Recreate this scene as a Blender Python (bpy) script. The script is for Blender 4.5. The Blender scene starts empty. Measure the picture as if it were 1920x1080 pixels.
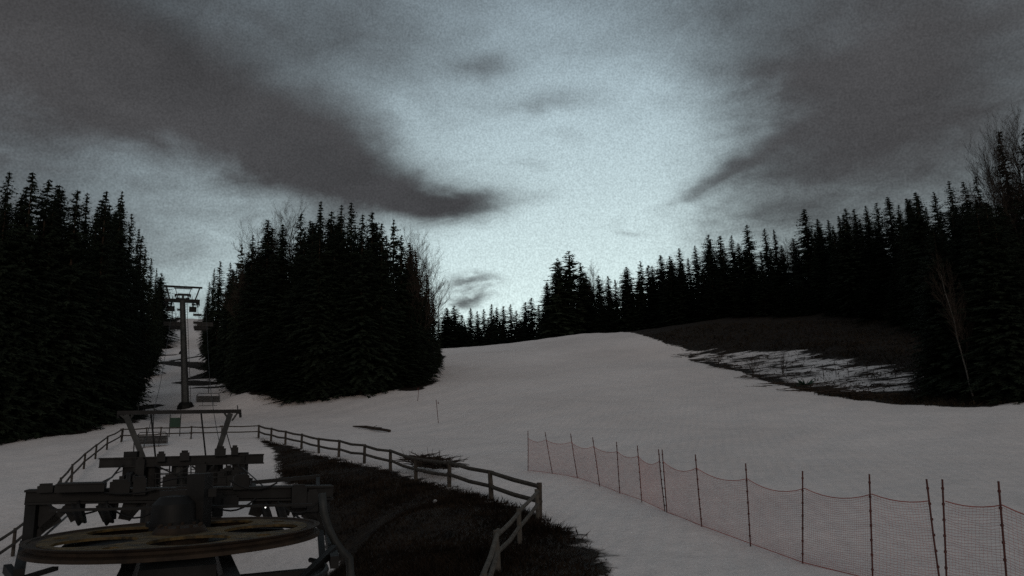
import bpy, math, random
import numpy as np
from mathutils import Vector, Matrix, geometry

# ------------------------------------------------------------------ camera, sky, light
sc = bpy.context.scene
C = bpy.context.scene.collection
CAM = Vector((0, 0, 6.0))
F = 1400.0                     # focal length in pixels of the 1920 wide photograph
PITCH, ROLL = math.radians(11.3), math.radians(-1.7)
cam_data = bpy.data.cameras.new("camera")
cam_data.sensor_width = 36.0
cam_data.lens = F / 1920 * 36.0
cam_data.clip_start, cam_data.clip_end = 0.1, 5000
cam = bpy.data.objects.new("camera", cam_data)
C.objects.link(cam)
ROT = Matrix.Rotation(math.pi / 2 + PITCH, 3, 'X') @ Matrix.Rotation(ROLL, 3, 'Z')
cam.matrix_world = Matrix.Translation(CAM) @ ROT.to_4x4()
sc.camera = cam
sc.view_settings.view_transform = 'Standard'
sc.view_settings.look = 'None'
sc.view_settings.gamma = 1
sc.view_settings.exposure = 0.0
sc.cycles.use_denoising = False
sc.cycles.max_bounces = 4
sc.cycles.transparent_max_bounces = 4


def ray(px, py):
    return ROT @ Vector(((px - 960) / F, (540 - py) / F, -1.0))


def W(px, py, d):
    """the point seen at that place of the photograph, d metres ahead"""
    r = ray(px, py)
    return CAM + r * (d / r.y)


SUN_AZ, SUN_EL = math.radians(168), math.radians(11)


def build_world():
    w = bpy.data.worlds.new("World")
    sc.world = w
    w.use_nodes = True
    nt = w.node_tree
    nt.nodes.clear()
    N = nt.nodes.new
    Lk = nt.links.new

    def sock(x, node, i):
        if isinstance(x, (int, float)):
            node.inputs[i].default_value = x
        else:
            Lk(x, node.inputs[i])

    def m(op, a, b=None, c=None, clamp=False):
        n = N('ShaderNodeMath'); n.operation = op; n.use_clamp = clamp
        sock(a, n, 0)
        if b is not None: sock(b, n, 1)
        if c is not None: sock(c, n, 2)
        return n.outputs[0]

    def mixc(f, a, b):
        n = N('ShaderNodeMix'); n.data_type = 'RGBA'
        if isinstance(f, (int, float)): n.inputs[0].default_value = f
        else: Lk(f, n.inputs[0])
        for s, i in ((a, 6), (b, 7)):
            if isinstance(s, tuple): n.inputs[i].default_value = (*s, 1)
            else: Lk(s, n.inputs[i])
        return n.outputs[2]

    tc = N('ShaderNodeTexCoord')
    sep = N('ShaderNodeSeparateXYZ'); Lk(tc.outputs['Generated'], sep.inputs[0])
    x, y, z = sep.outputs
    az = m('ARCTAN2', x, y)
    el = m('ARCSINE', z)
    # cloud layer coordinates: the dome flattened to a high sheet, so far clouds run thin
    zz = m('ADD', m('MAXIMUM', z, 0.0), 0.16)
    cx, cy = m('DIVIDE', x, zz), m('DIVIDE', y, zz)
    comb = N('ShaderNodeCombineXYZ'); Lk(cx, comb.inputs[0]); Lk(cy, comb.inputs[1])

    def noise(scale, detail, rough=0.55, off=0.0, dist=0.0):
        n = N('ShaderNodeTexNoise'); n.inputs['Scale'].default_value = scale
        n.inputs['Detail'].default_value = detail; n.inputs['Roughness'].default_value = rough
        n.inputs['Distortion'].default_value = dist
        v = N('ShaderNodeVectorMath'); v.operation = 'ADD'
        Lk(comb.outputs[0], v.inputs[0]); v.inputs[1].default_value = (off, off * 1.7, off * .3)
        Lk(v.outputs[0], n.inputs['Vector'])
        return m('SUBTRACT', n.outputs[0], 0.5)
    n1, n2, n3 = noise(1.1, 5, off=3.1), noise(1.1, 5, off=17.7), noise(3.2, 7, .6, off=8.2, dist=.6)
    n4 = noise(0.75, 8, .62, off=40.3, dist=.4)
    waz = m('ADD', az, m('ADD', m('MULTIPLY', n1, 0.30), m('MULTIPLY', n3, 0.08)))
    wel = m('ADD', el, m('ADD', m('MULTIPLY', n2, 0.14), m('MULTIPLY', n3, 0.05)))

    def blob(px, py, sx, sy, amp, rot=0.0, a_=None, e_=None):
        """soft patch of cloud (amp > 0) or of thinner cloud (amp < 0)"""
        if a_ is None:
            r = ray(px, py).normalized(); a0, e0 = math.atan2(r.x, r.y), math.asin(r.z)
        else:
            a0, e0 = a_, e_
        da, de = m('SUBTRACT', waz, a0), m('SUBTRACT', wel, e0)
        c, s = math.cos(rot), math.sin(rot)
        p = m('ADD', m('MULTIPLY', da, c / (sx / F)), m('MULTIPLY', de, s / (sx / F)))
        q = m('ADD', m('MULTIPLY', da, -s / (sy / F)), m('MULTIPLY', de, c / (sy / F)))
        r2 = m('ADD', m('MULTIPLY', p, p), m('MULTIPLY', q, q))
        return m('MULTIPLY', m('POWER', 2.718, m('MULTIPLY', r2, -1.0)), amp)

    cover = 0.82
    for b in BLOBS:
        cover = m('ADD', blob(*b), cover)
    cover = m('ADD', cover, m('MULTIPLY', n4, 0.55))
    cover = m('ADD', cover, m('ADD', m('MULTIPLY', n3, 0.42), m('MULTIPLY', noise(6.5, 6, .62, off=61.0, dist=.8), .30)))
    mr = N('ShaderNodeMapRange'); mr.interpolation_type = 'SMOOTHSTEP'; Lk(cover, mr.inputs[0]); mr.inputs[1].default_value = -.15; mr.inputs[2].default_value = 1.28
    cover = mr.outputs[0]
    # the clear sky behind: twilight glow low ahead, slate above
    nish = N('ShaderNodeTexSky'); nish.sky_type = 'NISHITA'; nish.sun_disc = False
    nish.sun_elevation = SUN_EL; nish.sun_rotation = SUN_AZ
    nsc = N('ShaderNodeVectorMath'); nsc.operation = 'SCALE'; Lk(nish.outputs[0], nsc.inputs[0]); nsc.inputs['Scale'].default_value = 0.010
    glow = m('POWER', 2.718, m('MULTIPLY', m('POWER', m('MAXIMUM', m('DIVIDE', el, 0.34), 0.0), 1.5), -1.0))
    fr = m('MULTIPLY', m('POWER', m('MAXIMUM', m('MULTIPLY_ADD', m('COSINE', m('SUBTRACT', az, 0.06)), 0.5, 0.5), 0.0), 6.0), glow)
    clear = mixc(fr, CLEAR_TOP, CLEAR_LOW)
    add = N('ShaderNodeVectorMath'); add.operation = 'ADD'; Lk(clear, add.inputs[0]); Lk(nsc.outputs[0], add.inputs[1])
    backness = m('MULTIPLY_ADD', m('COSINE', az), -0.5, 0.5)
    cloud = mixc(backness, CLOUD_FRONT, CLOUD_BACK)
    cv = N('ShaderNodeVectorMath'); cv.operation = 'SCALE'; Lk(cloud, cv.inputs[0]); Lk(m('ADD', 1.0, m('ADD', m('MULTIPLY', n3, -.7), m('MULTIPLY', n1, -.9))), cv.inputs['Scale'])
    col = mixc(cover, add.outputs[0], cv.outputs[0])
    ns = N('ShaderNodeTexNoise'); ns.inputs['Scale'].default_value = 420; ns.inputs['Detail'].default_value = 1
    Lk(tc.outputs['Generated'], ns.inputs['Vector'])
    gr = m('MULTIPLY_ADD', m('SUBTRACT', ns.outputs[0], 0.5), 0.7, 1.0)
    sc2 = N('ShaderNodeVectorMath'); sc2.operation = 'SCALE'; Lk(col, sc2.inputs[0]); Lk(gr, sc2.inputs['Scale'])
    bg = N('ShaderNodeBackground'); Lk(sc2.outputs[0], bg.inputs[0]); bg.inputs[1].default_value = 1.0
    out = N('ShaderNodeOutputWorld'); Lk(bg.outputs[0], out.inputs[0])
    w.cycles.sampling_method = 'MANUAL'; w.cycles.sample_map_resolution = 512


CLEAR_TOP = (0.275, 0.36, 0.425)
CLEAR_LOW = (0.84, 1.0, 0.95)
CLOUD_FRONT = (0.056, 0.057, 0.061)
CLOUD_BACK = (0.125, 0.108, 0.10)
# px, py, half width, half height, amount, turn
BLOBS = [
    (1060, 400, 330, 230, -1.15, 0.0),
    (960, 560, 300, 90, -0.6, 0.0),
    (1000, 110, 300, 170, -0.30, 0.0),
    (1230, 250, 180, 130, -0.3, 0.5),
    (700, 320, 330, 75, 0.6, -0.10),
    (860, 375, 150, 36, 0.9, 0.0),
    (430, 240, 460, 150, 0.25, -0.2),
    (760, 235, 150, 60, -0.35, -0.45),
    (350, 480, 130, 110, -0.42, 0.0),
    (190, 330, 120, 50, -0.22, 0.0),
    (60, 130, 330, 170, 0.40, 0.0),
    (1560, 200, 330, 200, 0.55, 0.2),
    (1430, 330, 150, 90, 0.15, 0.4),
    (1440, 140, 160, 30, 0.25, -0.2),
    (1310, 335, 120, 18, 0.5, 0.35),
    (870, 540, 70, 17, 1.1, 0.0),
    (1140, 430, 50, 13, 0.6, 0.0),
    (1040, 245, 60, 14, 0.35, 0.0),
    (990, 290, 40, 12, 0.3, 0.0),
    (1010, 180, 90, 22, 0.45, 0.0),
    (890, 105, 60, 22, 0.4, 0.0),
]
build_world()

sun_d = bpy.data.lights.new("sun", 'SUN')
sun_d.energy = 0.34
sun_d.angle = math.radians(14)
sun_d.color = (1.0, 0.84, 0.74)
sun = bpy.data.objects.new("sun", sun_d)
C.objects.link(sun)
_s = Vector((math.sin(SUN_AZ) * math.cos(SUN_EL), math.cos(SUN_AZ) * math.cos(SUN_EL), math.sin(SUN_EL)))
sun.rotation_euler = _s.to_track_quat('Z', 'Y').to_euler()

# ------------------------------------------------------------------ terrain height
PXP = [  # px, py, metres ahead: where the ground is seen
    (22, 1045, 30), (300, 1075, 28), (640, 1078, 27), (500, 880, 48), (300, 900, 44), (130, 960, 37),
    (485, 821, 65), (228, 828, 62), (130, 906, 44), (360, 823, 64), (-200, 960, 36),
    (1010, 970, 25), (920, 938, 29), (840, 913, 33), (730, 882, 41), (635, 857, 49), (565, 841, 56),
    (935, 1080, 17.5), (1135, 1045, 19), (1060, 988, 23), (700, 1000, 27), (600, 920, 38),
    (990, 883, 39), (1083, 897, 34.8), (1203, 936, 29), (1316, 988, 22), (1407, 1022, 19.7), (1505, 1058, 17.4), (1637, 1095, 15),
    (1765, 1125, 13.8), (1880, 1150, 12.6), (2200, 1150, 13), (1700, 900, 32), (1900, 860, 38), (1300, 850, 45),
    (1540, 741, 78), (1700, 757, 69), (1900, 757, 62), (2300, 740, 62),
    (1000, 760, 78), (700, 800, 75), (900, 820, 60), (1200, 750, 80), (1250, 690, 112),
    (1110, 625, 180), (1200, 627, 178), (1010, 640, 172), (940, 655, 162), (850, 664, 150), (1100, 670, 130),
    (830, 690, 122), (790, 713, 108), (740, 733, 98), (1290, 675, 125), (1400, 703, 102),
    (1500, 600, 132), (1320, 606, 150), (1220, 620, 172), (1700, 600, 115), (1860, 620, 98), (2300, 600, 100),
    (20, 821, 70), (135, 802, 74), (210, 783, 84), (450, 738, 100), (540, 748, 98), (650, 744, 97),
    (348, 767, 106), (400, 760, 102), (300, 783, 98), (345, 793, 90), (342, 700, 165), (340, 657, 240), (340, 618, 350), (270, 700, 165), (430, 700, 165), (270, 750, 118),
    (-300, 800, 90), (-300, 700, 200), (100, 700, 180), (600, 650, 210), (1500, 590, 190), (-900, 800, 90),
]
WPT = [(0, 0, .6), (0, 8, 1.3), (-5.5, 12.4, 1.2), (-9, 18, 1.3), (-16, 20, 1.6), (8, 8, 1.6), (-8, -5, .8), (10, -10, .8), (0, -60, -4),
       (-60, -40, -3), (60, -40, -2), (25, 5, 2.0), (-30, 5, .8), (-70, 30, 2), (-150, 330, 62), (-170, 450, 63), (0, 260, 27), (20, 300, 27),
       (60, 300, 30), (0, 600, 40), (150, 300, 40), (300, 100, 20), (-300, 100, 12), (-300, 500, 70), (300, 600, 50), (-60, 330, 50), (-110, 500, 60),
       (0, -600, -40), (-500, -300, -20), (500, -300, -10)]
_pts = [tuple(W(*p)) for p in PXP] + WPT
_P = np.array(_pts, float)
_S = 50.0


def _phi(r2):
    return 0.5 * r2 * np.log(r2 + 1e-12)


_X = _P[:, :2] / _S
_n = len(_P)
_K = _phi(((_X[:, None] - _X[None]) ** 2).sum(-1)) + np.eye(_n) * 1e-4
_A = np.zeros((_n + 3, _n + 3)); _A[:_n, :_n] = _K
_Q = np.c_[np.ones(_n), _X]; _A[:_n, _n:] = _Q; _A[_n:, :_n] = _Q.T
_cf = np.linalg.solve(_A, np.r_[_P[:, 2], 0, 0, 0])


def height(xs, ys):
    X = np.c_[np.ravel(xs), np.ravel(ys)] / _S
    out = np.empty(len(X))
    for i in range(0, len(X), 20000):
        c = X[i:i + 20000]
        out[i:i + 20000] = _phi(((c[:, None] - _X[None]) ** 2).sum(-1)) @ _cf[:_n] + _cf[_n] + c @ _cf[_n + 1:]
    return out


def gz(x, y):
    return float(height([x], [y])[0])


def on_ground(px, py, far=600.0):
    """where the sight line through that place of the photograph meets the ground"""
    r = ray(px, py); r = r / r.y
    ds = np.exp(np.linspace(math.log(7), math.log(far), 500))
    h = CAM.z + r.z * ds - height(r.x * ds, ds)
    k = np.argmax(h < 0) if (h < 0).any() else len(ds) - 1
    if k > 0 and h[k] < 0:
        t = h[k - 1] / (h[k - 1] - h[k]); d = ds[k - 1] + t * (ds[k] - ds[k - 1])
    else:
        d = ds[k]
    return Vector((r.x * d, d, gz(r.x * d, d)))


# ------------------------------------------------------------------ mesh builder and tagging
class MB:
    def __init__(s): s.v, s.f = [], []

    def add(s, vs, fs):
        b = len(s.v); s.v += [tuple(v) for v in vs]; s.f += [tuple(b + i for i in f) for f in fs]

    def bar(s, p, q, w, h=None, up=(0, 0, 1)):
        """rectangular bar from p to q, w across, h high"""
        h = w if h is None else h
        p, q = Vector(p), Vector(q); d = (q - p).normalized(); up = Vector(up)
        if abs(d.dot(up)) > 0.98: up = Vector((0, 1, 0)) if abs(d.y) < .9 else Vector((1, 0, 0))
        r = d.cross(up).normalized(); u = r.cross(d)
        c = [(-1, -1), (1, -1), (1, 1), (-1, 1)]
        vs = [e + r * (a * w / 2) + u * (b * h / 2) for e in (p, q) for a, b in c]
        s.add(vs, [(0, 1, 2, 3), (7, 6, 5, 4)] + [(i, i + 4, (i + 1) % 4 + 4, (i + 1) % 4) for i in range(4)])

    def tube(s, pts, rs, n=8, cap=True):
        pts = [Vector(p) for p in pts]
        if isinstance(rs, (int, float)): rs = [rs] * len(pts)
        b = len(s.v); prev = None
        for i, p in enumerate(pts):
            d = (pts[min(i + 1, len(pts) - 1)] - pts[max(i - 1, 0)]).normalized()
            if prev is None: prev = d.cross(Vector((0.3, 0.1, 1)) if abs(d.z) < .9 else Vector((1, 0, 0))).normalized()
            r = (prev - d * prev.dot(d)).normalized(); prev = r; u = d.cross(r)
            for k in range(n):
                a = 2 * math.pi * k / n
                s.v.append(tuple(p + (r * math.cos(a) + u * math.sin(a)) * rs[i]))
        for i in range(len(pts) - 1):
            for k in range(n):
                s.f.append((b + i * n + k, b + i * n + (k + 1) % n, b + (i + 1) * n + (k + 1) % n, b + (i + 1) * n + k))
        if cap:
            s.f.append(tuple(b + k for k in range(n))[::-1]); e = b + (len(pts) - 1) * n; s.f.append(tuple(e + k for k in range(n)))

    def lathe(s, c, axis, prof, n=48):
        """profile of (radius, height along axis) swept round a closed loop"""
        c, a = Vector(c), Vector(axis).normalized()
        r = a.orthogonal().normalized(); u = a.cross(r); b = len(s.v); m = len(prof)
        for k in range(n):
            t = 2 * math.pi * k / n
            for R, h in prof: s.v.append(tuple(c + (r * math.cos(t) + u * math.sin(t)) * R + a * h))
        for k in range(n):
            for j in range(m):
                s.f.append((b + k * m + j, b + ((k + 1) % n) * m + j, b + ((k + 1) % n) * m + (j + 1) % m, b + k * m + (j + 1) % m))

    def build(s, name, mat, parent=None, origin=(0, 0, 0), smooth=False):
        o = Vector(origin)
        me = bpy.data.meshes.new(name)
        me.from_pydata([(v[0] - o.x, v[1] - o.y, v[2] - o.z) for v in s.v], [], s.f)
        me.materials.append(mat)
        if smooth: me.polygons.foreach_set('use_smooth', [True] * len(me.polygons))
        me.update()
        ob = bpy.data.objects.new(name, me); C.objects.link(ob)
        if parent is not None: ob.parent = parent
        else: ob.location = o
        return ob


def tag(o, label=None, cat=None, group=None, kind=None):
    if label: o['label'] = label
    if cat: o['category'] = cat
    if group: o['group'] = group
    if kind: o['kind'] = kind
    return o


def thing(name, loc, label, cat, group=None):
    o = bpy.data.objects.new(name, None); o.empty_display_size = .3; o.location = loc; C.objects.link(o)
    return tag(o, label, cat, group)


ORD = ['first', 'second', 'third', 'fourth', 'fifth', 'sixth', 'seventh', 'eighth', 'ninth', 'tenth', 'eleventh', 'twelfth', 'thirteenth',
       'fourteenth', 'fifteenth', 'sixteenth', 'seventeenth', 'eighteenth', 'nineteenth', 'twentieth', 'twenty-first', 'twenty-second',
       'twenty-third', 'twenty-fourth', 'twenty-fifth', 'twenty-sixth', 'twenty-seventh', 'twenty-eighth', 'twenty-ninth', 'thirtieth',
       'thirty-first', 'thirty-second', 'thirty-third', 'thirty-fourth', 'thirty-fifth', 'thirty-sixth', 'thirty-seventh', 'thirty-eighth']


# ------------------------------------------------------------------ materials
def mat(name, col, rough=0.7, metal=0.0, var=0.3, scale=3.0, bump=0.0, col2=None, spec=0.3):
    m = bpy.data.materials.new(name); m.use_nodes = True; nt = m.node_tree; b = nt.nodes['Principled BSDF']
    tc = nt.nodes.new('ShaderNodeTexCoord'); n = nt.nodes.new('ShaderNodeTexNoise')
    n.inputs['Scale'].default_value = scale; n.inputs['Detail'].default_value = 6; n.inputs['Roughness'].default_value = .65
    nt.links.new(tc.outputs['Object'], n.inputs['Vector'])
    r = nt.nodes.new('ShaderNodeValToRGB'); r.color_ramp.elements[0].position = .35; r.color_ramp.elements[1].position = .68
    c2 = col2 or tuple(min(1, c * (1 + var)) for c in col)
    r.color_ramp.elements[0].color = (*[c * (1 - var) for c in col], 1); r.color_ramp.elements[1].color = (*c2, 1)
    nt.links.new(n.outputs[0], r.inputs[0]); nt.links.new(r.outputs[0], b.inputs['Base Color'])
    b.inputs['Roughness'].default_value = rough; b.inputs['Metallic'].default_value = metal
    b.inputs['Specular IOR Level'].default_value = spec
    if bump:
        bp = nt.nodes.new('ShaderNodeBump'); bp.inputs['Strength'].default_value = bump; bp.inputs['Distance'].default_value = .02
        nt.links.new(n.outputs[0], bp.inputs['Height']); nt.links.new(bp.outputs[0], b.inputs['Normal'])
    return m


M_NEEDLE = mat('spruce_needles', (.016, .022, .013), .8, var=.5, scale=.6, spec=.1)
M_NEEDLE2 = mat('pine_needles', (.032, .042, .026), .8, var=.5, scale=.6, spec=.1)
M_BARK = mat('bark', (.05, .035, .025), .9, var=.4, scale=6, spec=.1)
M_BIRCH = mat('birch_bark', (.13, .12, .105), .8, var=.45, scale=4, spec=.1)
M_TWIG = mat('twigs', (.05, .038, .03), .9, var=.3, scale=4, spec=.1)
M_STEEL = mat('galvanised_steel', (.045, .047, .045), .6, .35, var=.35, scale=2.5, bump=.2)
M_MAST = mat('grey_mast_steel', (.085, .088, .085), .6, .2, var=.3, scale=1.5, bump=.2)
M_DARK = mat('dark_painted_steel', (.013, .0125, .0115), .6, .2, var=.45, scale=2.2, bump=.2)
M_YEL = mat('worn_yellow_paint', (.075, .05, .014), .65, 0, var=.8, scale=4.5, bump=.5, col2=(.15, .095, .03))
M_RUST = mat('rusty_steel', (.03, .019, .011), .8, 0, var=.5, scale=3, bump=.3)
M_RUB = mat('black_rubber', (.018, .018, .018), .8, 0)
M_WOOD = mat('weathered_wood', (.06, .05, .04), .9, 0, var=.45, scale=5, bump=.3)
M_WOODL = mat('pale_weathered_wood', (.10, .09, .075), .9, 0, var=.3, scale=5, bump=.3)
M_NET = mat('red_net_cord', (.48, .14, .11), .8, 0, var=.2)
M_POLE = mat('dark_red_pole', (.09, .028, .022), .6, 0, var=.3)
M_SEAT = mat('dark_seat_slats', (.04, .038, .035), .7, 0, var=.3)
M_GREEN = mat('green_paint', (.018, .05, .03), .6, 0, var=.3)
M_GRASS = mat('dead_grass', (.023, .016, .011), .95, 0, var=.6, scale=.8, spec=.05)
M_BRUSH = mat('brown_brush', (.036, .026, .017), .95, 0, var=.6, scale=.5, spec=.05)
M_PALE = mat('pale_plastic', (.35, .34, .33), .5, 0)
M_ROPE = mat('wire_rope', (.06, .06, .06), .5, .5)
M_LAMP = bpy.data.materials.new('lamp_lens'); M_LAMP.use_nodes = True
_b = M_LAMP.node_tree.nodes['Principled BSDF']; _b.inputs['Emission Color'].default_value = (1, .97, .9, 1); _b.inputs['Emission Strength'].default_value = 2.5


def ground_material():
    m = bpy.data.materials.new('snow_and_bare_ground'); m.use_nodes = True; nt = m.node_tree; N = nt.nodes.new; Lk = nt.links.new
    b = nt.nodes['Principled BSDF']; b.inputs['Roughness'].default_value = .85; b.inputs['Specular IOR Level'].default_value = .15

    def math_(op, a, c=None, d=None, clamp=False):
        n = N('ShaderNodeMath'); n.operation = op; n.use_clamp = clamp
        for i, v in enumerate((a, c, d)):
            if v is None: continue
            if isinstance(v, (int, float)): n.inputs[i].default_value = v
            else: Lk(v, n.inputs[i])
        return n.outputs[0]

    def noise(scale, det, rough=.6, vec=None):
        n = N('ShaderNodeTexNoise'); n.inputs['Scale'].default_value = scale; n.inputs['Detail'].default_value = det
        n.inputs['Roughness'].default_value = rough; Lk(vec or tc.outputs['Object'], n.inputs['Vector']); return n.outputs[0]
    tc = N('ShaderNodeTexCoord')
    a = N('ShaderNodeAttribute'); a.attribute_name = 'bare'
    p = N('ShaderNodeAttribute'); p.attribute_name = 'patch'
    nA, nB, nC = noise(.9, 6), noise(.05, 5), noise(14, 3, .7)
    mp = N('ShaderNodeMapping'); mp.inputs['Scale'].default_value = (.12, .34, 1); mp.inputs['Rotation'].default_value = (0, 0, .35); Lk(tc.outputs['Object'], mp.inputs[0])
    nP = noise(1.0, 7, .66, mp.outputs[0])
    # bare ground where the distance field plus ragged noise is positive
    e = math_('ADD', a.outputs['Fac'], math_('MULTIPLY', math_('SUBTRACT', nA, .5), 2.2))
    bare = math_('MULTIPLY_ADD', e, 3.0, .5, clamp=True)
    # snow left lying in hollows of the bare ground
    left = math_('MULTIPLY_ADD', math_('SUBTRACT', math_('ADD', nP, math_('MULTIPLY', p.outputs['Fac'], .37)), .80), 12, 0.0, clamp=True)
    bare = math_('MULTIPLY', bare, math_('SUBTRACT', 1.0, left))
    snow = N('ShaderNodeValToRGB'); snow.color_ramp.elements[0].position = .3; snow.color_ramp.elements[1].position = .7
    snow.color_ramp.elements[0].color = (.76, .69, .65, 1); snow.color_ramp.elements[1].color = (.92, .845, .80, 1); Lk(nB, snow.inputs[0])
    gr = math_('ADD', math_('MULTIPLY_ADD', math_('SUBTRACT', nC, .5), .7, 1.0), math_('MULTIPLY', math_('SUBTRACT', noise(1.3, 9, .78), .5), .5))
    sv = N('ShaderNodeVectorMath'); sv.operation = 'SCALE'; Lk(snow.outputs[0], sv.inputs[0]); Lk(gr, sv.inputs['Scale'])
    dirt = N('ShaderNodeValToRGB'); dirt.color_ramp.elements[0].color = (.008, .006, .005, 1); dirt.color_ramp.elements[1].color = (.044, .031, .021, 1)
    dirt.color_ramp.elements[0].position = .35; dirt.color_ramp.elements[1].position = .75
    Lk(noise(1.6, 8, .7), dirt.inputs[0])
    mx = N('ShaderNodeMix'); mx.data_type = 'RGBA'; Lk(bare, mx.inputs[0]); Lk(sv.outputs[0], mx.inputs[6]); Lk(dirt.outputs[0], mx.inputs[7])
    Lk(mx.outputs[2], b.inputs['Base Color'])
    wv = N('ShaderNodeTexWave'); wv.inputs['Scale'].default_value = .55; wv.inputs['Distortion'].default_value = 5; wv.inputs['Detail'].default_value = 3; wv.inputs['Detail Scale'].default_value = .25
    mw = N('ShaderNodeMapping'); mw.inputs['Rotation'].default_value = (0, 0, .25); Lk(tc.outputs['Object'], mw.inputs[0]); Lk(mw.outputs[0], wv.inputs['Vector'])
    hh = math_('ADD', math_('MULTIPLY', wv.outputs['Fac'], .10), 0.0)
    hh = math_('ADD', hh, math_('ADD', math_('MULTIPLY', noise(2.0, 8, .7), .35), math_('MULTIPLY', noise(.3, 4), 1.0)))
    bp = N('ShaderNodeBump'); bp.inputs['Strength'].default_value = .5; bp.inputs['Distance'].default_value = .35
    Lk(hh, bp.inputs['Height']); Lk(bp.outputs[0], b.inputs['Normal'])
    return m


# ------------------------------------------------------------------ where the ground is bare
def gp(pts): return [tuple(on_ground(*p)[:2]) for p in pts]


BANK = gp([(480, 821), (516, 848), (522, 885), (528, 900), (560, 914), (588, 950), (606, 1010), (622, 1079), (622, 1200), (1150, 1200), (1130, 1080),
           (1138, 1045), (1095, 1022), (1062, 990), (1035, 985), (1018, 970), (960, 946), (870, 918), (740, 884), (640, 861), (560, 841)])
MOUND = gp([(1200, 628), (1250, 645), (1290, 655), (1292, 674), (1340, 688), (1400, 700), (1450, 720), (1540, 740), (1640, 755), (1780, 763), (1860, 763),
            (1920, 752), (2200, 745)]) + [(140, 80), (250, 150), (200, 420), (20, 420), (-10, 330), (20, 235)]
MIDWOOD = gp([(372, 652), (392, 690), (430, 733), (470, 740), (540, 748), (620, 745), (700, 738), (760, 728), (790, 714), (820, 692), (836, 668)]) + \
    [(-22, 175), (-20, 235), (-10, 330), (-60, 420), (-120, 400)]
LEFTWOOD = gp([(-400, 860), (0, 823), (60, 818), (135, 803), (205, 785), (240, 755), (262, 715), (300, 645), (316, 626)]) + [(-180, 420), (-400, 420), (-400, 60)]
CUT_PATCH = gp([(1250, 645), (1350, 655), (1500, 655), (1640, 680), (1750, 705), (1740, 735), (1600, 738), (1480, 725), (1400, 700), (1290, 675)])


def sdf_poly(px, py, poly):
    P = np.array(poly); Q = np.roll(P, -1, 0)
    d = np.full(px.shape, 1e9); inside = np.zeros(px.shape, bool)
    for (ax, ay), (bx, by) in zip(P, Q):
        ex, ey = bx - ax, by - ay; wx, wy = px - ax, py - ay
        t = np.clip((wx * ex + wy * ey) / (ex * ex + ey * ey + 1e-9), 0, 1)
        d = np.minimum(d, (wx - t * ex) ** 2 + (wy - t * ey) ** 2)
        c = ((ay > py) != (by > py)) & (px < (bx - ax) * (py - ay) / (by - ay + 1e-12) + ax)
        inside ^= c
    d = np.sqrt(d)
    return np.where(inside, d, -d)


def sdf_seg(px, py, a, b, w):
    ex, ey = b[0] - a[0], b[1] - a[1]; wx, wy = px - a[0], py - a[1]
    t = np.clip((wx * ex + wy * ey) / (ex * ex + ey * ey + 1e-9), 0, 1)
    return w - np.hypot(wx - t * ex, wy - t * ey)


STREAKS = [((296, 680), (345, 682), 1.6), ((345, 682), (402, 690), 1.8), ((330, 675), (388, 666), 1.1), ((362, 710), (400, 705), 1.3), ((400, 705), (432, 694), 2.4),
           ((352, 716), (395, 720), 1.5), ((372, 727), (430, 724), .8), ((285, 668), (318, 666), 1.4), ((285, 650), (310, 652), 1.5),
           ((205, 790), (240, 776), 1.4), ((232, 770), (275, 763), 1.2), ((60, 815), (120, 808), 1.6), ((770, 730), (800, 716), .9),
           ((1300, 655), (1380, 664), .8)]


def build_ground():
    rad = np.r_[0.5, 2.5, np.exp(np.linspace(math.log(4.5), math.log(900), 430)), 1500, 3000]
    ang = np.r_[np.linspace(-48, 48, 520), np.linspace(48, 312, 60)[1:-1]]
    ang = np.radians(ang)
    R, A = np.meshgrid(rad, ang, indexing='ij')
    X, Y = R * np.sin(A), R * np.cos(A)
    Z = height(np.where(R > 800, X * 800 / R, X), np.where(R > 800, Y * 800 / R, Y))
    x, y = X.ravel(), Y.ravel()
    Z = Z + 0.05 * np.sin(x * .9 + 1.3 * np.sin(y * .31)) * np.sin(y * .7 + np.sin(x * .5)) * np.clip(np.hypot(x, y) / 30, .2, 1.6)
    n, k = R.shape
    verts = np.c_[x, y, Z]
    i, j = np.meshgrid(np.arange(n - 1), np.arange(k), indexing='ij'); j2 = (j + 1) % k
    f = np.stack([i * k + j, i * k + j2, (i + 1) * k + j2, (i + 1) * k + j], -1).reshape(-1, 4)
    me = bpy.data.meshes.new('snow_ground')
    me.from_pydata(verts.tolist(), [], [tuple(reversed(q)) for q in f.tolist()] + [tuple(range(k))])
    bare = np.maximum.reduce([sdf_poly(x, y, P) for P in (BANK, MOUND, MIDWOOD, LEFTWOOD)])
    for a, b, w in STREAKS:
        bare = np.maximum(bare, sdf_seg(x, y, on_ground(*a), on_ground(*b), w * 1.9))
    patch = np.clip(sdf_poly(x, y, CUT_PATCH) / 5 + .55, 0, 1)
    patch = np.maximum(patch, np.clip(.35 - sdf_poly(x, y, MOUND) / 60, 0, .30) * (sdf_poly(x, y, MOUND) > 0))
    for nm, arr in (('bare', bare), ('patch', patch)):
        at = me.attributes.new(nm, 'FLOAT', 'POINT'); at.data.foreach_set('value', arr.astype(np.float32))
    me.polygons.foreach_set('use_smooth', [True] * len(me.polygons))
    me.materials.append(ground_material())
    o = bpy.data.objects.new('snow_ground', me); C.objects.link(o)
    tag(o, kind='structure')


build_ground()


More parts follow.
